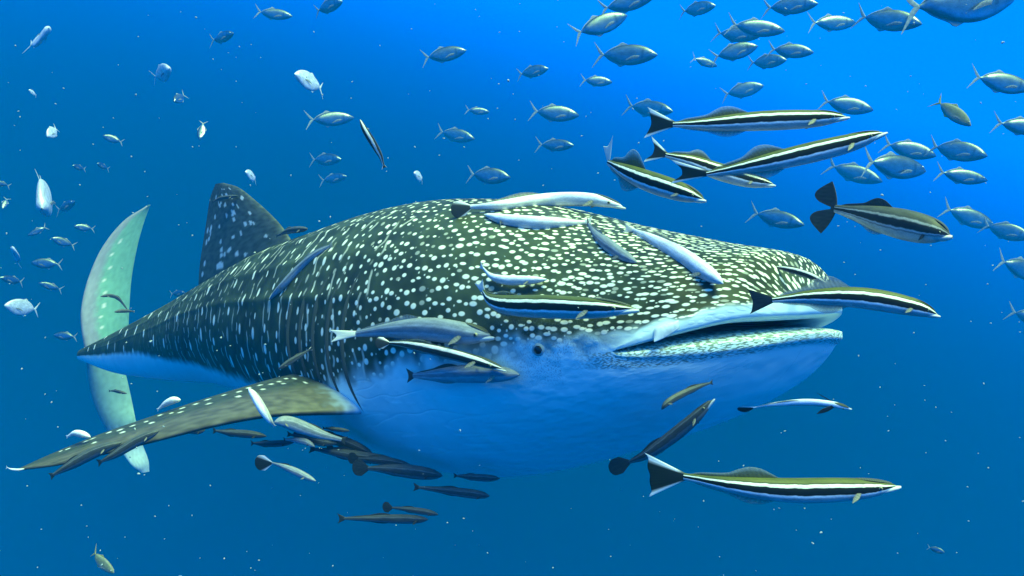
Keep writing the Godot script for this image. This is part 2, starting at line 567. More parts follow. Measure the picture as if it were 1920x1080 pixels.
	part("dorsal_fin", blade(dl, dt, 0.06, 150, 80, "shark_dorsal", base, false, sp), M.fin, shark)
	sp = []
	for k in 26:
		sp.append(Vector4(0.80 + rng.randf_range(-0.06, 0.08), 0.04 + k * 0.033 + rng.randf_range(-0.008, 0.008), rng.randf_range(0.025, 0.04), rng.randf_range(0.005, 0.0085)))
		if k % 2 == 0 and k < 22:
			sp.append(Vector4(0.58 + rng.randf_range(-0.08, 0.08), 0.05 + k * 0.036, 0.03, 0.007))
	var pl := [P(730, 768, 3.62), P(655, 772, 3.52), P(585, 774, 3.44), P(500, 779, 3.40), P(400, 798, 3.42), P(300, 824, 3.48), P(200, 850, 3.54), P(110, 872, 3.6), P(42, 881, 3.64)]
	var pt := [P(615, 688, 4.12), P(568, 698, 4.04), P(520, 708, 3.98), P(455, 726, 3.95), P(370, 752, 3.88), P(280, 782, 3.8), P(190, 813, 3.74), P(105, 847, 3.68), P(36, 878, 3.65)]
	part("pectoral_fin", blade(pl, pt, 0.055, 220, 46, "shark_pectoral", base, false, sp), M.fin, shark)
	var away := Vector3(sin(YAW), 0, -cos(YAW))
	var fl := []
	var ft := []
	for p in pl:
		fl.append(p + away * 2.0 * (P(960, 540, 0.0) + NOSE - p).dot(away) * 1.0)
	for p in pt:
		ft.append(p + away * 2.0 * (NOSE - p).dot(away))
	part("pectoral_fin", blade(fl, ft, 0.05, 60, 20, "shark_pectoral", base, false, []), M.fin, shark)
	sp = []
	for k in 9:
		sp.append(Vector4(0.36 + rng.randf_range(-0.06, 0.06), 0.1 + 0.075 * k, 0.03, 0.011))
	var ul := [P(166, 680, 8.62), P(154, 620, 8.66), P(153, 575, 8.74), P(166, 520, 8.9), P(192, 463, 9.05), P(232, 414, 9.2), P(276, 386, 9.35)]
	var ut := [P(240, 670, 9.1), P(241, 615, 9.15), P(243, 570, 9.2), P(247, 520, 9.25), P(257, 465, 9.3), P(269, 420, 9.35), P(282, 384, 9.4)]
	part("caudal_fin", blade(ul, ut, 0.09, 70, 24, "shark_caudal", base, false, sp), M.caudal, shark)
	var ll := [P(162, 660, 8.62), P(164, 700, 8.64), P(174, 750, 8.7), P(194, 795, 8.76), P(222, 838, 8.78), P(246, 872, 8.75), P(264, 886, 8.82)]
	var lt := [P(226, 670, 8.85), P(238, 710, 8.85), P(248, 755, 8.82), P(256, 795, 8.75), P(266, 830, 8.8), P(278, 862, 8.85), P(280, 884, 8.88)]
	part("caudal_fin", blade(ll, lt, 0.09, 50, 20, "shark_lower_lobe", base, false, []), M.caudal, shark)

# Where the near skin of the shark lies behind a pixel: [point, outward direction].
func surface(px: float, py: float) -> Array:
	var best := 1e9
	var at := 0
	var want := Vector2(px, py)
	for i in skin_points.size():
		var p := skin_points[i]
		var q := pixel(p).distance_squared_to(want) + (-p.z) * 4.0
		if q < best:
			best = q
			at = i
	return [skin_points[at], skin_normals[at]]

# ---------------------------------------------------------------- remoras

const RT := [0.0, 0.02, 0.06, 0.12, 0.2, 0.32, 0.45, 0.6, 0.75, 0.88, 1.0]
const RH := [0.004, 0.014, 0.028, 0.042, 0.054, 0.064, 0.067, 0.060, 0.044, 0.028, 0.019]

# points run from snout to tail stalk as [x, y, depth]; a depth of 0 lays that point on the shark's skin
func remora(label: String, coat: String, points: Array, o := {}) -> void:
	var spine := []
	for p in points:
		if p[2] <= 0.0:
			var hit := surface(p[0], p[1])
			var q: Vector3 = hit[0]
			spine.append(P(p[0], p[1], -q.z - (0.02 - p[2]) * 0.8))
		else:
			spine.append(P(p[0], p[1], p[2]))
	var length := 0.0
	for i in 40:
		length += spline(spine, i / 40.0).distance_to(spline(spine, (i + 1) / 40.0))
	var fat: float = o.get("fat", 1.0)
	var flat: float = o.get("flat", 0.8)
	var up: Vector3 = o.get("up", Vector3.UP)
	var fine: bool = o.get("fine", false)
	var base := spline(spine, 0.4)
	var fish := thing("remora", label, "remora", base, "remoras escorting the whale shark")
	var rows := 44 if fine else 26
	var hh := PackedFloat32Array()
	var hw := PackedFloat32Array()
	for r in rows:
		var t := float(r) / (rows - 1)
		var h := curve(RT, RH, t) * length * fat
		hh.append(h)
		hw.append(h * lerpf(1.15, flat, smoothstep(0.0, 0.35, t)) * lerpf(1.0, 0.55, smoothstep(0.7, 1.0, t)))
	part("body", loft(spine, hh, hw, rows, 28 if fine else 16, up, base, 1.12), M[coat], fish)
	# tail fin: the first edge sits on the stalk, the second is the trailing edge
	var fr := frame(spine, 0.985, up)
	var stalk := spline(spine, 0.985)
	var span: float = o.get("span", 0.12) * length
	var run: float = o.get("run", 0.11) * length
	var back: Vector3 = fr[0]
	if o.has("tail"):
		back = (P(o.tail[0], o.tail[1], o.tail[2] if o.tail[2] > 0.0 else -stalk.z) - stalk).normalized()
		run = (P(o.tail[0], o.tail[1], o.tail[2] if o.tail[2] > 0.0 else -stalk.z) - stalk).length()
	var lift: Vector3 = o.get("fan", fr[1])
	lift = (lift - back * lift.dot(back)).normalized()
	var bh := 0.018 * length * fat
	var notch: float = o.get("notch", 0.78)
	var lead := [stalk - lift * bh, stalk - lift * bh * 0.4, stalk + lift * bh * 0.4, stalk + lift * bh]
	var trail := [stalk + back * run * 0.98 - lift * span, stalk + back * run * 0.9 - lift * span * 0.72, stalk + back * run * notch - lift * span * 0.3, stalk + back * run * (notch - 0.02), stalk + back * run * (notch + 0.03) + lift * span * 0.35, stalk + back * run * 0.94 + lift * span * 0.78, stalk + back * run * 1.04 + lift * span * 1.02]
	if notch > 0.95:     # rounded fan
		trail = [stalk + back * run * 0.45 - lift * span * 0.85, stalk + back * run * 0.8 - lift * span * 0.8, stalk + back * run * 0.98 - lift * span * 0.35, stalk + back * run + lift * span * 0.05, stalk + back * run * 0.96 + lift * span * 0.45, stalk + back * run * 0.75 + lift * span * 0.85, stalk + back * run * 0.42 + lift * span * 0.85]
	if o.get("lobes", false):     # two broad upright lobes
		lead = []
		trail = []
		for i in 13:
			var f := i / 6.0 - 1.0
			var g := absf(f)
			lead.append(stalk + lift * span * f + back * run * (0.10 + 0.35 * g * g - 0.1 * (1.0 - g)))
			trail.append(stalk + lift * span * f + back * run * (0.22 + 0.95 * sin(PI * pow(g, 0.8)) * 0.9 + 0.25 * g * g))
	part("tail_fin", blade(lead, trail, 0.006 * length, 28 if fine else 16, 10, o.get("tail_coat", "remora_tail"), base, true), M.thin_fin, fish)
	# long low fins over and under the rear half
	for way in [1.0, -1.0]:
		if way < 0.0 and not o.get("anal", true):
			continue
		var l2 := []
		var t2 := []
		var tall: float = 0.7 * o.get("dorsal", 0.03) * length * (1.0 if way > 0.0 else 0.75)
		for i in 9:
			var f := i / 8.0
			var t := lerpf(0.54, 0.96, f)
			var f2 := frame(spine, t, up)
			var c: Vector3 = spline(spine, t) + f2[1] * way * curve(RT, RH, t) * length * fat * 0.88
			var rise := curve([0.0, 0.12, 0.28, 0.5, 0.85, 1.0], [0.0, 0.8, 1.0, 0.42, 0.24, 0.0], f)
			l2.append(c)
			t2.append(c + f2[1] * way * (tall * rise + 0.004 * length) + f2[0] * tall * 0.55 * rise)
		part("dorsal_fin" if way > 0.0 else "anal_fin", blade(l2, t2, 0.004 * length, 44, 8, o.get("fin_coat", "olive_fin") if way > 0.0 else o.get("belly_fin_coat", "pale_fin"), base, true), M.thin_fin, fish)
	# pectoral fins
	for way in [1.0, -1.0]:
		var f3 := frame(spine, 0.22, up)
		var hb := curve(RT, RH, 0.22) * length * fat
		var root: Vector3 = spline(spine, 0.22) + f3[2] * way * hb * 0.8 - f3[1] * hb * 0.35
		var out: Vector3 = (f3[0] * 0.75 + f3[2] * way * 0.45 - f3[1] * o.get("droop", 0.55)).normalized() * o.get("pec", 0.066) * length
		var wide: Vector3 = (f3[0] * 0.6 + f3[1] * 0.5).normalized() * o.get("pec", 0.066) * 0.24 * length
		part("pectoral_fin", blade([root, root + out * 0.5 - wide * 0.5, root + out], [root + wide, root + out * 0.55 + wide, root + out * 1.02 + wide * 0.2], 0.004 * length, 12, 7, o.get("pec_coat", "pale_fin"), base), M.thin_fin, fish)
	if not fine:
		return
	# head: eyes, lower jaw, the ridged sucking disc on top
	for way in [1.0, -1.0]:
		var f4 := frame(spine, 0.105, up)
		var hb := curve(RT, RH, 0.105) * length * fat
		var eye := part("eye", ball(Vector3(1, 1, 1) * 0.0095 * length), M.eye_rim, fish)
		eye.position = spline(spine, 0.105) + f4[2] * way * hb * 0.98 + f4[1] * hb * 0.02 - base
		var pupil := part("pupil", ball(Vector3(1, 1, 1) * 0.0068 * length), M.eye, eye)
		pupil.position = f4[2] * way * 0.0045 * length
	var f5 := frame(spine, 0.0, up)
	var jaw := [spline(spine, 0.0) - f5[0] * 0.022 * length - f5[1] * 0.007 * length]
	jaw.append(spline(spine, 0.05) - f5[1] * 0.018 * length * fat)
	jaw.append(spline(spine, 0.12) - f5[1] * 0.026 * length * fat)
	var jh := PackedFloat32Array()
	var jw := PackedFloat32Array()
	for r in 10:
		var t := r / 9.0
		jh.append((0.003 + 0.013 * sqrt(sin(PI * clampf(t * 0.8 + 0.02, 0.0, 1.0)))) * length * fat)
		jw.append((0.006 + 0.032 * sqrt(t) * (1.0 - 0.3 * t)) * length * fat)
	part("lower_jaw", loft(jaw, jh, jw, 10, 14, up, base), M.jaw, fish)
	var dp := PackedVector3Array()
	var dc := PackedColorArray()
	var dn := 30
	for r in dn:
		var f := float(r) / (dn - 1)
		var t := lerpf(0.025, 0.235, f)
		var f6 := frame(spine, t, up)
		var hb := curve(RT, RH, t) * length * fat
		var w := 0.030 * length * fat * sqrt(maxf(sin(PI * f), 0.01))
		var ridge := 0.0022 * length * (1.0 if r % 2 == 0 else 0.2)
		var c: Vector3 = spline(spine, t) + f6[1] * hb * 0.93 - base
		for j in 12:
			var a := TAU * j / 12
			dp.append(c + f6[2] * w * cos(a) + f6[1] * (sin(a) * (0.004 * length + ridge)))
			dc.append(Color(0.10, 0.105, 0.06) if r % 2 == 0 else Color(0.05, 0.055, 0.035))
	part("sucking_disc", tube_mesh(dp, dn, 12, PackedVector2Array(), dc), M.thin_fin, fish)

# ---------------------------------------------------------------- the silvery school

# The nose is at +x, the fork of the tail at -x, one metre long over all.
func trevally(bend: float, coat: String, tail_coat: String, deep: float) -> Node3D:
	var fish := Node3D.new()
	var spine := [Vector3(0.5, -0.01, 0), Vector3(0.3, 0.0, 0), Vector3(0.1, 0, 0), Vector3(-0.1, 0, bend * 0.25), Vector3(-0.25, 0, bend * 0.6), Vector3(-0.33, 0, bend)]
	var hh := PackedFloat32Array()
	var hw := PackedFloat32Array()
	for r in 30:
		var t := r / 29.0
		var h := curve([0.0, 0.02, 0.08, 0.18, 0.32, 0.45, 0.6, 0.75, 0.88, 1.0], [0.008, 0.028, 0.068, 0.115, 0.150, 0.155, 0.128, 0.082, 0.038, 0.017], t) * deep
		hh.append(h)
		hw.append(minf(h * 0.8, 0.062) * lerpf(1.0, 0.6, smoothstep(0.6, 1.0, t)))
	part("body", loft(spine, hh, hw, 30, 20, Vector3.UP, Vector3.ZERO, 1.05), M[coat], fish)
	var k := Vector3(-0.315, 0, bend)
	for way in [1.0, -1.0]:
		part("tail_fin", blade([k, k + Vector3(-0.06, 0.06 * way, bend * 0.2), k + Vector3(-0.13, 0.14 * way, bend * 0.5), k + Vector3(-0.185, 0.205 * way, bend * 0.8)], [k + Vector3(-0.05, -0.012 * way, 0), k + Vector3(-0.095, 0.03 * way, bend * 0.25), k + Vector3(-0.14, 0.11 * way, bend * 0.5), k + Vector3(-0.19, 0.2 * way, bend * 0.8)], 0.008, 14, 8, tail_coat, Vector3.ZERO), M.thin_fin, fish)
	for way in [1.0, -1.0]:
		var l := []
		var t2 := []
		for i in 8:
			var f := i / 7.0
			var t := lerpf(0.45, 0.95, f)
			var c: Vector3 = spline(spine, t) + Vector3(0, way * 0.93 * deep * curve([0.45, 0.6, 0.75, 0.88, 0.95], [0.155, 0.128, 0.082, 0.038, 0.024], t), 0)
			var rise := curve([0.0, 0.1, 0.3, 0.6, 1.0], [0.0, 0.055, 0.028, 0.016, 0.004], f)
			l.append(c)
			t2.append(c + Vector3(-0.6 * rise, way * rise, 0))
		part("dorsal_fin" if way > 0.0 else "anal_fin", blade(l, t2, 0.005, 16, 6, tail_coat, Vector3.ZERO, true), M.thin_fin, fish)
	for way in [1.0, -1.0]:
		var root := Vector3(0.24, -0.03, 0.058 * way)
		part("pectoral_fin", blade([root, root + Vector3(-0.1, -0.01, 0.025 * way), root + Vector3(-0.2, -0.07, 0.03 * way)], [root + Vector3(-0.01, -0.035, 0), root + Vector3(-0.09, -0.05, 0.02 * way), root + Vector3(-0.2, -0.078, 0.03 * way)], 0.004, 10, 6, "silver_fin", Vector3.ZERO), M.thin_fin, fish)
		var eye := part("eye", ball(Vector3(0.020, 0.020, 0.012)), M.silver_eye, fish)
		eye.position = Vector3(0.405, 0.022, 0.044 * way)
		var pupil := part("pupil", ball(Vector3(0.011, 0.011, 0.008)), M.eye, eye)
		pupil.position = Vector3(0, 0, 0.007 * way)
	return fish

func place(kind: Node3D, called: String, label: String, a: Array, group: String) -> void:
	# a: tail x, y, nose x, y, depth, how much nearer the nose is, roll
	var o: Node3D = kind.duplicate()
	o.name = numbered(called)
	add_child(o, true)
	var d: float = a[4] * FAR
	var away: float = Vector2(a[2] - a[0], a[3] - a[1]).length() / FOCAL * d * rng.randf_range(-0.5, 0.5) - a[5]
	var tail := P(a[0], a[1], d - away * 0.5)
	var nose := P(a[2], a[3], d + away * 0.5)
	var x := nose - tail
	var size := x.length()
	x = x.normalized()
	var z := x.cross(Vector3.UP.rotated(Vector3(0, 0, 1), a[6])).normalized()
	var y := z.cross(x).normalized()
	o.transform = Transform3D(Basis(x * size, y * size, z * size), (tail + nose) * 0.5)
	mark(o, label, "fish", group)

# ---------------------------------------------------------------- the scene

func _ready() -> void:
	# camera, water light, sun, exposure
	var cam := Camera3D.new()
	cam.name = "camera"
	cam.fov = rad_to_deg(2.0 * atan(540.0 / FOCAL))
	cam.near = 0.05
	cam.far = 200.0
	add_child(cam)
	cam.current = true
	var sky_mat := ProceduralSkyMaterial.new()
	sky_mat.sky_top_color = Color(0.0, 0.56, 0.98)
	sky_mat.sky_horizon_color = Color(0.0, 0.51, 1.18)
	sky_mat.sky_curve = 0.2
	sky_mat.ground_horizon_color = Color(0.0, 0.51, 1.18)
	sky_mat.ground_bottom_color = Color(0.0, 0.12, 0.08)
	sky_mat.ground_curve = 0.06
	sky_mat.sun_angle_max = 1.0
	sky_mat.energy_multiplier = 0.72
	var sky := Sky.new()
	sky.sky_material = sky_mat
	var env := Environment.new()
	env.background_mode = Environment.BG_SKY
	env.sky = sky
	env.sky_rotation = Vector3(deg_to_rad(20.0), 0, deg_to_rad(-16.0))
	env.tonemap_mode = Environment.TONE_MAPPER_LINEAR
	env.tonemap_exposure = 1.95
	env.sdfgi_enabled = true
	env.ssao_enabled = true
	env.ssil_enabled = true
	env.fog_enabled = true
	env.fog_density = 0.0125
	env.fog_light_color = Color(0.0, 0.62, 1.0)
	env.volumetric_fog_enabled = true
	env.volumetric_fog_density = 0.0
	var we := WorldEnvironment.new()
	we.name = "environment"
	we.environment = env
	add_child(we)
	var sun := DirectionalLight3D.new()
	sun.name = "sun"
	sun.light_energy = 1.6
	sun.light_color = Color(0.80, 0.97, 0.66)
	sun.light_angular_distance = 32.0
	sun.shadow_enabled = true
	add_child(sun)
	sun.look_at_from_position(Vector3(2.0, 6.0, 2.2), Vector3.ZERO)

	noise.seed = 5
	noise.noise_type = FastNoiseLite.TYPE_SIMPLEX
	noise.frequency = 0.1
	noise.fractal_octaves = 2
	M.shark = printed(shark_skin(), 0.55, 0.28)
	M.shark.heightmap_enabled = true
	M.shark.heightmap_texture = ImageTexture.create_from_image(M.relief)
	M.shark.heightmap_scale = 0.8
	M.fin = tinted(0.55, 0.4)
	M.caudal = tinted(0.6, 0.3, 0.5)
	M.thin_fin = tinted(0.5, 0.4, 0.35)
	M.thin_fin.transparency = BaseMaterial3D.TRANSPARENCY_ALPHA
	M.gill = plain(Color(0.05, 0.062, 0.05), 0.6, 0.3)
	M.eye = plain(Color(0.006, 0.006, 0.006), 0.15)
	M.eyelid = plain(Color(0.30, 0.36, 0.36), 0.5)
	M.eye_rim = plain(Color(0.30, 0.29, 0.2), 0.3)
	M.silver_eye = plain(Color(0.7, 0.72, 0.7), 0.3)
	M.jaw = plain(Color(0.62, 0.62, 0.56), 0.5)
	for kind in ["striped", "cobia", "pale", "grey", "dark", "white_backed", "silver", "bright", "olive"]:
		M[kind] = printed(fish_skin(kind), 0.5, 0.33)
	M.silver.metallic = 1.0
	M.silver.roughness = 0.36
	M.bright.metallic = 0.4

	# extra haze added behind the shark so that the far school fades
	var murk := FogMaterial.new()
	murk.density = 0.006
	murk.albedo = Color(0.0, 0.57, 1.0)
	var water := FogVolume.new()
	water.name = "added_haze"
	water.shape = RenderingServer.FOG_VOLUME_SHAPE_BOX
	water.size = Vector3(70, 26, 20)
	water.material = murk
	add_child(water)
	water.position = Vector3(0, 0, -20)
	water.set_meta("kind", "structure")
	water.set_meta("label", "added bank of blue haze in the sea water behind the whale shark")
	whale_shark()
	remoras()
	school()
	specks()

func remoras() -> void:
	var S := {"fine": true}
	remora("striped remora highest of the four above the shark's head, level, broad dark tail", "striped", [[1586, 219, 2.3], [1520, 222, 2.32], [1420, 226, 2.36], [1330, 232, 2.4], [1262, 233, 2.44]], S.merged({"fat": 0.84, "tail": [1210, 230, 2.5], "span": 0.10, "notch": 0.82, "dorsal": 0.075}))
	remora("striped remora slanting nose up to the right, its tail crossing two others", "striped", [[1656, 249, 2.1], [1590, 268, 2.12], [1490, 292, 2.16], [1400, 312, 2.2], [1325, 326, 2.25]], S.merged({"fat": 0.85, "tail": [1258, 322, 2.32], "span": 0.075, "notch": 0.72, "dorsal": 0.085}))
	remora("striped remora mostly hidden behind the tail of the slanting one", "striped", [[1450, 346, 2.62], [1400, 336, 2.6], [1340, 318, 2.56], [1290, 300, 2.54], [1248, 290, 2.56]], S.merged({"fat": 1.0, "tail": [1214, 280, 2.6], "span": 0.11, "notch": 0.7, "dorsal": 0.08}))
	remora("striped remora pointing down to the right with its white tail bent straight up", "striped", [[1320, 374, 2.32], [1275, 358, 2.36], [1215, 338, 2.44], [1168, 318, 2.52], [1140, 304, 2.58]], S.merged({"fat": 1.15, "tail": [1140, 264, 2.6], "fan": Vector3(0.35, 0.1, 1.0), "span": 0.09, "notch": 0.8, "tail_coat": "white_tail", "dorsal": 0.17}))
	remora("thick grey striped fish at the right with upright two-lobed dark tail", "cobia", [[1781, 441, 2.3], [1740, 430, 2.34], [1680, 416, 2.42], [1620, 402, 2.52], [1566, 391, 2.62]], S.merged({"fat": 1.62, "flat": 0.85, "tail": [1528, 386, 2.70], "fan": Vector3(0.10, 1.0, 0.0), "span": 0.22, "notch": 0.5, "lobes": true, "tail_coat": "dark_fin", "fin_coat": "dark_fin", "pec_coat": "dark_fin", "droop": 1.6, "dorsal": 0.09}))
	remora("striped remora swimming just in front of the shark's upper lip", "striped", [[1757, 590, 2.0], [1700, 572, 2.0], [1610, 557, 2.03], [1520, 556, 2.07], [1448, 562, 2.1]], S.merged({"fat": 0.95, "tail": [1403, 565, 2.14], "span": 0.085, "notch": 0.85, "tail_coat": "dark_fin", "dorsal": 0.11, "fin_coat": "silver_fin"}))
	remora("large striped remora alone at the lower right below the shark's chin", "striped", [[1680, 911, 1.9], [1600, 916, 1.92], [1480, 918, 1.95], [1370, 908, 1.98], [1282, 893, 2.03]], S.merged({"fat": 0.86, "tail": [1212, 890, 2.08], "span": 0.115, "notch": 0.93, "dorsal": 0.07}))
	remora("whitish remora lying along the top of the shark's back with dark round tail", "pale", [[1167, 387, -0.12], [1110, 374, -0.14], [1030, 374, -0.12], [940, 384, -0.1], [880, 388, -0.1]], S.merged({"fat": 0.58, "tail": [846, 396, 0], "span": 0.055, "notch": 1.0, "tail_coat": "remora_tail_pale", "fin_coat": "pale_fin"}))
	remora("whitish remora pressed on the shark's head just below another whitish one", "pale", [[908, 402, -0.03], [950, 412, -0.03], [1010, 417, -0.03], [1060, 417, -0.03], [1098, 417, -0.03]], {"fat": 0.72, "tail": [1112, 415, 0], "span": 0.04, "tail_coat": "white_tail", "fin_coat": "pale_fin"})
	remora("grey remora with its thin tail curling down over the shark's forehead", "grey", [[1194, 492, -0.02], [1165, 476, -0.02], [1135, 455, -0.02], [1115, 436, -0.02], [1103, 420, -0.03]], {"fat": 0.7, "span": 0.05, "run": 0.08, "tail_coat": "dark_fin", "fin_coat": "silver_fin"})
	remora("stout whitish remora slanting down the shark's forehead, head broadest", "pale", [[1356, 532, -0.03], [1320, 507, -0.03], [1270, 475, -0.03], [1220, 447, -0.03], [1185, 431, -0.03]], {"fat": 0.72, "tail": [1169, 427, 0], "span": 0.03, "tail_coat": "white_tail", "fin_coat": "pale_fin"})
	remora("slim remora on the top of the shark's snout, dark with white back", "white_backed", [[1557, 536, 2.44], [1530, 521, 2.48], [1500, 510, 2.52], [1470, 503, 2.56], [1446, 500, 2.60]], {"fat": 0.75, "span": 0.05, "run": 0.09, "tail_coat": "dark_fin"})
	remora("small silver remora on the shark's cheek with a tail hooked upward", "pale", [[1026, 524, -0.02], [990, 525, -0.02], [950, 525, -0.02], [922, 518, -0.02], [906, 503, -0.02]], {"fat": 0.75, "span": 0.04, "run": 0.1, "tail_coat": "white_tail", "fin_coat": "pale_fin"})
	remora("black and white striped remora flat against the shark's cheek above its eye", "striped", [[1190, 579, -0.08], [1120, 577, -0.09], [1030, 574, -0.09], [955, 571, -0.08], [920, 562, -0.07], [905, 546, -0.06]], S.merged({"fat": 0.8, "tail": [897, 527, 0], "span": 0.03, "tail_coat": "white_tail", "dorsal": 0.03}))
	remora("large grey remora hugging the shark's flank behind its eye", "grey", [[920, 630, -0.04], [870, 624, -0.05], [800, 616, -0.05], [730, 618, -0.04], [665, 626, -0.04]], S.merged({"fat": 0.72, "tail": [618, 630, 0], "span": 0.03, "tail_coat": "white_tail", "fin_coat": "silver_fin", "belly_fin_coat": "silver_fin"}))
	remora("slender remora with one white line and a round black tail, behind the shark's eye", "white_backed", [[944, 692, -0.1], [890, 675, -0.12], [820, 657, -0.12], [765, 646, -0.12], [728, 643, -0.12]], S.merged({"fat": 0.45, "span": 0.04, "tail": [703, 643, 0], "notch": 1.0, "tail_coat": "remora_tail_pale", "dorsal": 0.02}))
	remora("dim grey blue remora on the pale flank under the white-lined one", "grey", [[974, 703, -0.03], [930, 700, -0.05], [870, 700, -0.05], [815, 703, -0.05], [775, 704, -0.05]], {"fat": 0.8, "span": 0.05, "run": 0.1, "tail_coat": "dark_fin", "fin_coat": "dark_fin"})
	remora("thin black remora curving below the shark's chin", "dark", [[1240, 768, 2.2], [1252, 754, 2.2], [1280, 738, 2.22], [1310, 725, 2.25], [1332, 718, 2.28]], {"fat": 0.75, "span": 0.045, "run": 0.08, "tail_coat": "dark_fin", "fin_coat": "dark_fin"})
	remora("big shadowy remora hanging under the shark's jaw, tail to the lower left", "dark", [[1336, 750, 2.42], [1300, 785, 2.45], [1255, 822, 2.5], [1210, 853, 2.55], [1180, 866, 2.6]], S.merged({"fat": 0.8, "tail": [1142, 880, 2.65], "span": 0.085, "notch": 1.0, "tail_coat": "dark_fin", "fin_coat": "dark_fin"}))
	remora("silver remora with both side fins spread, between chin and large striped remora", "pale", [[1594, 766, 2.15], [1560, 758, 2.15], [1510, 754, 2.17], [1455, 758, 2.2], [1412, 765, 2.23]], S.merged({"fat": 0.6, "tail": [1384, 769, 2.26], "span": 0.075, "notch": 1.0, "tail_coat": "remora_tail_pale", "pec_coat": "dark_fin", "droop": 0.1, "pec": 0.2, "up": Vector3(0.1, 0.6, 0.8), "dorsal": 0.03}))
	remora("small curled white remora alone above the shark's back", "white_backed", [[675, 224, 3.2], [684, 244, 3.2], [699, 268, 3.22], [713, 292, 3.25], [719, 310, 3.27]], {"fat": 0.9, "flat": 1.2, "up": Vector3(-0.6, 0.5, 0.6), "span": 0.06, "run": 0.08, "tail_coat": "remora_tail_pale", "dorsal": 0.02})
	remora("pale grey remora bent along the shark's side below the dorsal fin", "grey", [[505, 562, -0.02], [530, 535, -0.02], [562, 502, -0.02], [595, 474, -0.02], [618, 461, -0.02]], {"fat": 0.55, "span": 0.04, "run": 0.06, "tail_coat": "silver_fin", "fin_coat": "silver_fin"})
	remora("black remora at the front foot of the dorsal fin", "dark", [[577, 429, -0.01], [560, 430, -0.01], [540, 433, -0.01], [520, 442, -0.01]], {"fat": 0.7, "span": 0.03, "run": 0.06, "tail_coat": "dark_fin"})
	remora("thin dark remora across the top of the dorsal fin", "dark", [[446, 367, 5.55], [430, 369, 5.6], [412, 372, 5.7], [400, 378, 5.75]], {"fat": 0.6, "span": 0.03, "run": 0.06, "tail_coat": "dark_fin"})
	remora("dark remora at the upper root of the pectoral fin", "dark", [[522, 692, 3.72], [540, 680, 3.72], [560, 668, 3.72], [580, 656, 3.72]], {"fat": 1.1, "span": 0.05, "run": 0.1, "tail_coat": "remora_tail_pale"})
	remora("white remora hanging across the pectoral fin, tail down", "pale", [[466, 728, 3.28], [478, 744, 3.26], [492, 768, 3.25], [505, 788, 3.26], [513, 798, 3.28]], {"fat": 1.3, "flat": 1.0, "up": Vector3(-0.8, 0.3, 0.6), "span": 0.05, "run": 0.06, "tail_coat": "white_tail", "dorsal": 0.01, "anal": false})
	remora("pale headed dark remora tucked under the root of the pectoral fin", "grey", [[514, 792, 3.2], [535, 790, 3.22], [565, 800, 3.26], [605, 815, 3.3], [640, 824, 3.34]], {"fat": 1.3, "span": 0.06, "run": 0.1, "tail_coat": "dark_fin", "fin_coat": "dark_fin"})
	remora("white remora perched on the middle of the pectoral fin's edge", "pale", [[339, 750, 3.78], [325, 750, 3.78], [310, 757, 3.8], [297, 767, 3.82]], {"fat": 1.7, "span": 0.06, "run": 0.1, "tail_coat": "white_tail", "dorsal": 0.02})
	remora("white remora perched near the tip of the pectoral fin", "pale", [[170, 820, 3.66], [155, 814, 3.66], [140, 812, 3.68], [127, 818, 3.7]], {"fat": 1.6, "span": 0.06, "run": 0.1, "tail_coat": "white_tail", "dorsal": 0.02})
	remora("tiny white remora trailing from the very tip of the pectoral fin", "pale", [[46, 879, 3.62], [34, 881, 3.62], [22, 880, 3.63], [14, 877, 3.64]], {"fat": 0.9, "span": 0.1, "run": 0.12, "tail_coat": "white_tail", "dorsal": 0.02})
	remora("dark remora slung under the pectoral fin in front of the lower tail lobe", "dark", [[298, 808, 3.46], [275, 818, 3.46], [245, 834, 3.47], [210, 855, 3.48], [190, 865, 3.5]], {"fat": 1.0, "span": 0.06, "run": 0.1, "tail_coat": "dark_fin", "fin_coat": "dark_fin"})
	remora("dark remora slung under the outer part of the pectoral fin", "dark", [[228, 830, 3.5], [195, 840, 3.5], [160, 856, 3.51], [125, 876, 3.52], [100, 890, 3.54]], {"fat": 1.0, "span": 0.05, "run": 0.08, "tail_coat": "dark_fin", "fin_coat": "dark_fin"})
	remora("dark remora curved across the shark's upper tail lobe", "dark", [[188, 556, 8.2], [205, 554, 8.3], [222, 560, 8.4], [240, 582, 8.5]], {"fat": 0.7, "span": 0.04, "run": 0.06, "tail_coat": "dark_fin"})
	remora("short dark remora at the foot of the shark's upper tail lobe", "dark", [[214, 585, 7.9], [226, 583, 7.95], [240, 583, 8.0], [250, 584, 8.05]], {"fat": 1.4, "span": 0.05, "run": 0.1, "tail_coat": "remora_tail_pale"})
	remora("dark remora on the lower tail lobe near the tail stalk", "dark", [[238, 738, 8.3], [226, 735, 8.3], [216, 733, 8.35], [206, 733, 8.4]], {"fat": 1.0, "span": 0.06, "run": 0.1, "tail_coat": "dark_fin"})
	remora("remora with a round pale-edged tail below the root of the pectoral fin", "grey", [[592, 902, 2.9], [565, 889, 2.92], [535, 876, 2.95], [510, 868, 3.0]], {"fat": 0.9, "tail": [478, 868, 3.05], "span": 0.15, "notch": 1.0, "tail_coat": "remora_tail_pale", "fin_coat": "dark_fin"})
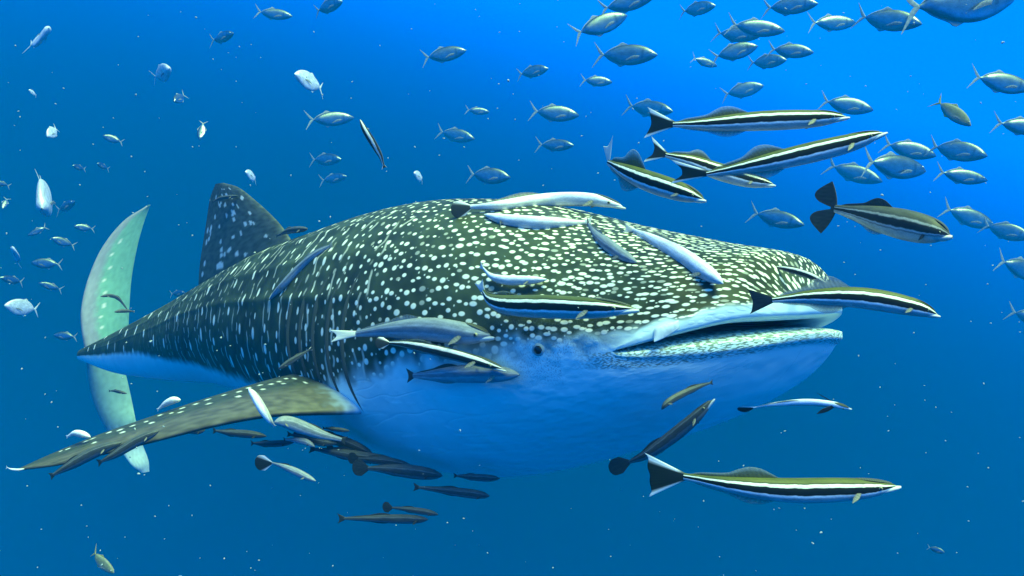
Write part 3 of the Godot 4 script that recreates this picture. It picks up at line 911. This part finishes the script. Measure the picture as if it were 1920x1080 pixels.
	var under := [
		["dark remora beneath the shark's belly, first from the left in the gloom under the fin", [[500, 818, 4.3], [470, 814, 4.3], [430, 811, 4.35], [405, 808, 4.4]], 0.9, "dark"],
		["dark remora below and right of the leftmost one under the belly", [[552, 829, 4.0], [525, 831, 4.0], [495, 832, 4.05], [475, 831, 4.1]], 0.9, "dark"],
		["pale bent remora among the dark ones under the belly", [[590, 838, 3.5], [575, 829, 3.5], [555, 825, 3.52], [535, 824, 3.55]], 1.3, "grey"],
		["longest dark remora running along the underside of the belly", [[700, 852, 3.6], [660, 834, 3.62], [610, 818, 3.65], [560, 808, 3.7]], 0.95, "dark"],
		["small dark remora with a pale belly touching the belly above the long one", [[656, 808, 3.5], [640, 806, 3.5], [622, 804, 3.52], [608, 803, 3.55]], 1.0, "dark"],
		["dark remora under the long one, tail against the pale bent one", [[735, 860, 3.5], [690, 858, 3.52], [640, 850, 3.55], [590, 842, 3.6]], 0.95, "dark"],
		["stout dark remora with blunt tail under the middle of the belly", [[830, 892, 3.3], [790, 886, 3.3], [735, 880, 3.32], [690, 878, 3.35]], 1.25, "dark"],
		["dark remora at the lowest point of the belly", [[937, 897, 3.1], [915, 896, 3.1], [880, 894, 3.12], [856, 892, 3.15]], 1.1, "dark"],
		["dark remora in open water below the belly, upper of three", [[918, 930, 3.1], [890, 926, 3.1], [840, 920, 3.12], [785, 914, 3.15]], 0.9, "dark"],
		["dark remora with a round black tail, middle of three below the belly", [[822, 965, 3.1], [800, 960, 3.1], [765, 955, 3.12], [735, 952, 3.15]], 0.9, "dark"],
		["dark remora lowest of three in the open water below the belly", [[803, 974, 3.2], [770, 973, 3.2], [710, 972, 3.22], [645, 972, 3.25]], 0.75, "dark"],
		["dark remora wedged between the long one and the pale bent one", [[632, 832, 3.55], [600, 828, 3.55], [570, 820, 3.58], [545, 815, 3.6]], 1.2, "dark"],
		["dark remora overlapping the stout blunt tailed one from above", [[770, 872, 3.45], [735, 866, 3.45], [700, 862, 3.47], [672, 860, 3.5]], 1.1, "dark"],
		["small dark remora above the tail of the stout blunt tailed one", [[690, 840, 3.7], [668, 842, 3.7], [645, 842, 3.72], [625, 840, 3.75]], 1.2, "dark"],
		["short dark remora hanging at the very left under the belly", [[385, 806, 4.6], [370, 808, 4.6], [350, 806, 4.65], [335, 803, 4.7]], 1.2, "dark"],
	]
	for u in under:
		var round_tail: bool = u[0].contains("round") or u[0].contains("blunt")
		remora(u[0], u[3], u[1], {"fat": u[2] * 1.0, "span": 0.12 if round_tail else 0.06, "run": 0.24 if round_tail else 0.1, "notch": 1.0 if round_tail else 0.8, "tail_coat": "dark_fin", "fin_coat": "dark_fin", "pec_coat": "dark_fin", "belly_fin_coat": "dark_fin"})

func school() -> void:
	rng.seed = 41
	var kinds := [trevally(0.0, "silver", "trevally_tail", 1.0), trevally(0.03, "silver", "trevally_tail", 0.92), trevally(-0.03, "silver", "trevally_tail", 1.1), trevally(0.06, "bright", "bright_fin", 1.35), trevally(-0.09, "olive", "yellow_fin", 0.95)]
	var list := [
		[0, [1072, 66, 1176, 28, 7.5, 0.2, 0.1], "trevally tilted nose up below the one cut by the frame, top middle"],
		[1, [1122, 20, 1228, -8, 8.0, 0.2, 0.1], "trevally cut by the top of the frame, above the tilted one"],
		[0, [1112, 103, 1233, 102, 8.0, 0.2, 0.0], "trevally level below the tilted pair at the top middle"],
		[2, [1272, 22, 1342, 10, 10.0, 0.2, 0.0], "faint trevally at the top between the tilted pair and the larger right-hand ones"],
		[0, [1428, 16, 1534, 6, 8.0, 0.2, 0.0], "trevally touching the top edge with its belly pale pink"],
		[1, [1362, 46, 1472, 58, 8.5, 0.2, -0.05], "olive grey trevally uppermost of the tight knot of fish"],
		[2, [1332, 108, 1421, 86, 8.8, 0.2, 0.0], "pale trevally tilted nose up in the tight knot of fish"],
		[1, [1338, 62, 1425, 68, 9.5, 0.2, 0.0], "trevally half hidden behind the uppermost of the knot"],
		[0, [1438, 92, 1526, 98, 8.6, 0.2, 0.0], "trevally rightmost of the tight knot of fish"],
		[2, [1400, 118, 1475, 112, 10.0, 0.2, 0.0], "dim trevally under the rightmost of the knot"],
		[1, [1295, 108, 1345, 124, 11.0, 0.2, 0.0], "dim small trevally leftmost of the tight knot"],
		[1, [1512, 44, 1605, 42, 10.5, 0.2, 0.0], "faint trevally left of the large dark one at the top right"],
		[0, [1602, 30, 1729, 44, 7.0, 0.2, -0.05], "large dark trevally at the top right, whole in view"],
		[2, [1692, 14, 1905, -8, 5.0, 0.2, 0.0], "biggest trevally, only its tail and belly below the top edge"],
		[0, [1818, 142, 1935, 166, 7.0, 0.2, -0.1], "dark trevally cut by the right edge, upper one"],
		[1, [1858, 230, 1975, 244, 7.5, 0.2, -0.05], "trevally cut by the right edge, lower one"],
		[1, [1612, 302, 1736, 320, 7.6, 0.2, -0.1], "trevally just behind the nose of the slanting striped remora"],
		[0, [1652, 268, 1756, 292, 9.0, 0.2, -0.1], "dim trevally above and right of the slanting remora's nose"],
		[2, [1738, 272, 1852, 292, 8.2, 0.2, -0.1], "upper trevally of the pair at the right below the olive fish"],
		[1, [1752, 322, 1852, 338, 7.8, 0.2, -0.1], "lower trevally of the pair at the right, pale back"],
		[0, [1536, 188, 1638, 206, 9.0, 0.2, 0.0], "trevally behind the nose of the highest striped remora"],
		[1, [1405, 398, 1508, 421, 7.5, 0.2, -0.1], "pale trevally by itself above the shark's snout"],
		[0, [1765, 388, 1865, 424, 10.5, 0.2, -0.1], "faint trevally right of the thick two-lobed fish"],
		[2, [1838, 420, 1935, 446, 9.5, 0.2, -0.1], "trevally low at the right edge"],
		[1, [1548, 308, 1655, 340, 10.5, 0.2, 0.0], "faint trevally behind the slanting remora's belly"],
		[0, [992, 208, 1086, 216, 9.0, 0.2, 0.0], "trevally left of the highest striped remora's tail"],
		[2, [874, 326, 957, 332, 8.5, 0.2, 0.0], "trevally just above the shark's back"],
		[1, [1005, 272, 1076, 272, 9.5, 0.2, 0.0], "trevally above the whitish remora on the shark's back"],
		[1, [572, 226, 664, 220, 9.0, 0.2, 0.0], "slim trevally left of the small curled remora"],
		[0, [790, 110, 874, 94, 8.5, 0.2, 0.1], "trevally with a pale head at the top centre"],
		[1, [478, 22, 548, 30, 9.5, 0.2, 0.0], "trevally at the top left of centre, dark tail"],
		[2, [588, 22, 642, 2, 9.0, 0.2, 0.2], "trevally at the top edge above the bright silver fish"],
		[2, [968, 140, 1028, 128, 10.0, 0.2, 0.0], "small round trevally left of the level one at the top middle"],
		[0, [818, 246, 890, 260, 11.5, 0.2, 0.0], "very faint trevally between the curled remora and the shark's back"],
		[1, [872, 206, 918, 210, 11.5, 0.2, 0.0], "tiny faint trevally above the very faint one"],
		[0, [1088, 150, 1148, 154, 11.0, 0.2, 0.0], "tiny faint trevally under the level one at the top middle"],
		[1, [1172, 198, 1262, 208, 10.5, 0.2, 0.0], "trevally behind the highest striped remora's tail"],
		[2, [1352, 178, 1432, 160, 12.0, 0.2, 0.0], "very faint trevally above the highest striped remora's back"],
		[0, [580, 300, 640, 298, 10.0, 0.2, 0.0], "faint trevally under the slim one"],
		[1, [600, 340, 650, 330, 11.0, 0.2, 0.0], "faintest trevally low above the shark's back at the left"],
		[0, [1868, 486, 1960, 520, 9.5, 0.2, -0.1], "trevally at the right edge level with the shark's snout"],
		[2, [1888, 582, 1990, 610, 9.0, 0.2, -0.1], "trevally tail showing at the right edge level with the mouth"],
		[4, [1752, 184, 1821, 236, 5.2, 0.3, -0.1], "olive fish with a yellow tail diving at the right"],
		[3, [612, 168, 552, 138, 4.6, 0.25, 0.15], "bright silver fish facing left above the shark's back"],
	]
	for t in list:
		place(kinds[t[0]], "trevally", t[2], t[1], "trevally schooling behind the shark")
	# the small bright fish at the left and below
	var little := [
		[3, [78, 581, 8, 572, 5.5, 0.2, 0.0], "pale slim fish facing left at the left edge beside the shark's tail"],
		[3, [92, 344, 78, 390, 5.0, 0.7, 0.2], "pinkish white fish diving head down at the left"],
		[2, [118, 496, 58, 492, 7.5, 0.2, 0.0], "small bluish fish facing left nearest the shark's tail fin"],
		[2, [178, 430, 138, 424, 7.5, 0.2, 0.0], "small bluish fish topmost of the cluster beside the tail fin"],
		[2, [142, 462, 96, 446, 7.2, 0.3, 0.0], "roundest small fish in the cluster beside the tail fin"],
		[1, [88, 424, 52, 442, 8.0, 0.2, 0.0], "small fish slanting down left in the cluster beside the tail fin"],
		[1, [108, 396, 140, 378, 8.5, 0.2, 0.0], "faint small fish above the cluster beside the tail fin"],
		[3, [38, 496, 22, 462, 6.0, 0.4, 0.9], "whitish fish seen nearly head on at the left edge"],
		[1, [46, 530, 0, 520, 7.0, 0.2, 0.0], "small fish at the left edge under the head-on one"],
		[1, [118, 544, 72, 530, 7.6, 0.2, 0.0], "faint fish above the pale slim fish's tail"],
		[2, [146, 632, 100, 628, 7.0, 0.2, 0.0], "small blue fish left of the end of the tail stalk"],
		[3, [110, 238, 88, 256, 5.5, 0.3, 0.3], "bright small fish in open water at the left"],
		[3, [60, 94, 92, 52, 5.2, 0.3, -0.6], "largest whitish fish in the top left corner"],
		[3, [292, 146, 318, 128, 6.0, 0.3, 0.4], "whitish fish seen bent, upper left quarter"],
		[3, [70, 180, 54, 168, 6.0, 0.2, 0.2], "tiny white fish under the top left corner fish"],
		[2, [346, 178, 326, 190, 7.0, 0.3, 0.5], "tiny blue fish right below the bent whitish fish"],
		[2, [232, 268, 192, 254, 7.5, 0.2, 0.0], "faint blue fish between the bright small fish and the tail tip"],
		[2, [382, 228, 374, 262, 7.0, 0.3, 1.2], "faint upright fish above the dorsal fin"],
		[1, [396, 78, 438, 62, 8.5, 0.2, 0.0], "faint fish at the top left with a white fleck on its head"],
		[3, [484, 338, 460, 322, 6.5, 0.4, 0.2], "yellowish white fish right above the dorsal fin"],
		[3, [796, 338, 776, 324, 6.5, 0.4, 0.1], "pinkish white fish above the highest part of the back"],
		[2, [160, 318, 136, 310, 7.5, 0.2, 0.0], "tiny blue fish left of a twin, above the tail tip"],
		[2, [204, 318, 182, 306, 7.5, 0.2, 0.0], "tiny blue fish right of a twin, above the tail tip"],
		[1, [14, 370, 4, 392, 7.0, 0.2, 0.9], "sliver of a fish at the left edge above the tail"],
		[4, [166, 1034, 214, 1074, 4.6, 0.2, -0.2], "small yellowish fish at the bottom left"],
		[2, [1738, 1026, 1772, 1036, 6.0, 0.2, 0.0], "tiny blue fish at the bottom right"],
		[1, [20, 350, -14, 338, 6.5, 0.2, 0.0], "fish half outside the left edge, beside the diving one"],
		[1, [320, 552, 346, 548, 7.6, 0.2, 0.0], "small fish peeping over the tail stalk"],
	]
	for t in little:
		place(kinds[t[0]], "small_fish", t[2], t[1], "small pale fish scattered round the shark")
	for k in kinds:
		k.free()

func specks() -> void:
	var st := SurfaceTool.new()
	st.begin(Mesh.PRIMITIVE_TRIANGLES)
	var b := SphereMesh.new()
	b.radius = 0.5
	b.height = 1.0
	b.radial_segments = 7
	b.rings = 4
	st.append_from(b, 0, Transform3D(Basis.from_scale(Vector3(1, 0.7, 0.8)), Vector3.ZERO))
	st.append_from(b, 0, Transform3D(Basis.from_scale(Vector3(0.5, 0.6, 0.5)), Vector3(0.45, 0.2, 0.1)))
	var mm := MultiMesh.new()
	mm.transform_format = MultiMesh.TRANSFORM_3D
	mm.mesh = st.commit()
	mm.instance_count = 420
	rng.seed = 77
	for i in 420:
		var d := rng.randf_range(1.3, 6.0)
		var p := P(rng.randf_range(-30, 1950), rng.randf_range(-30, 1110), d)
		var size := d / FOCAL * rng.randf_range(1.2, 3.6) * (1.6 if rng.randf() < 0.1 else 1.0)
		mm.set_instance_transform(i, Transform3D(Basis.from_euler(Vector3(rng.randf() * 6.0, rng.randf() * 6.0, rng.randf() * 6.0)).scaled(Vector3(1, 1, 1) * size), p))
	var o := MultiMeshInstance3D.new()
	o.name = "plankton"
	o.multimesh = mm
	o.material_override = plain(Color(0.34, 0.40, 0.42), 0.8)
	add_child(o)
	o.set_meta("kind", "stuff")
	mark(o, "pale specks of plankton drifting all through the blue water", "plankton")
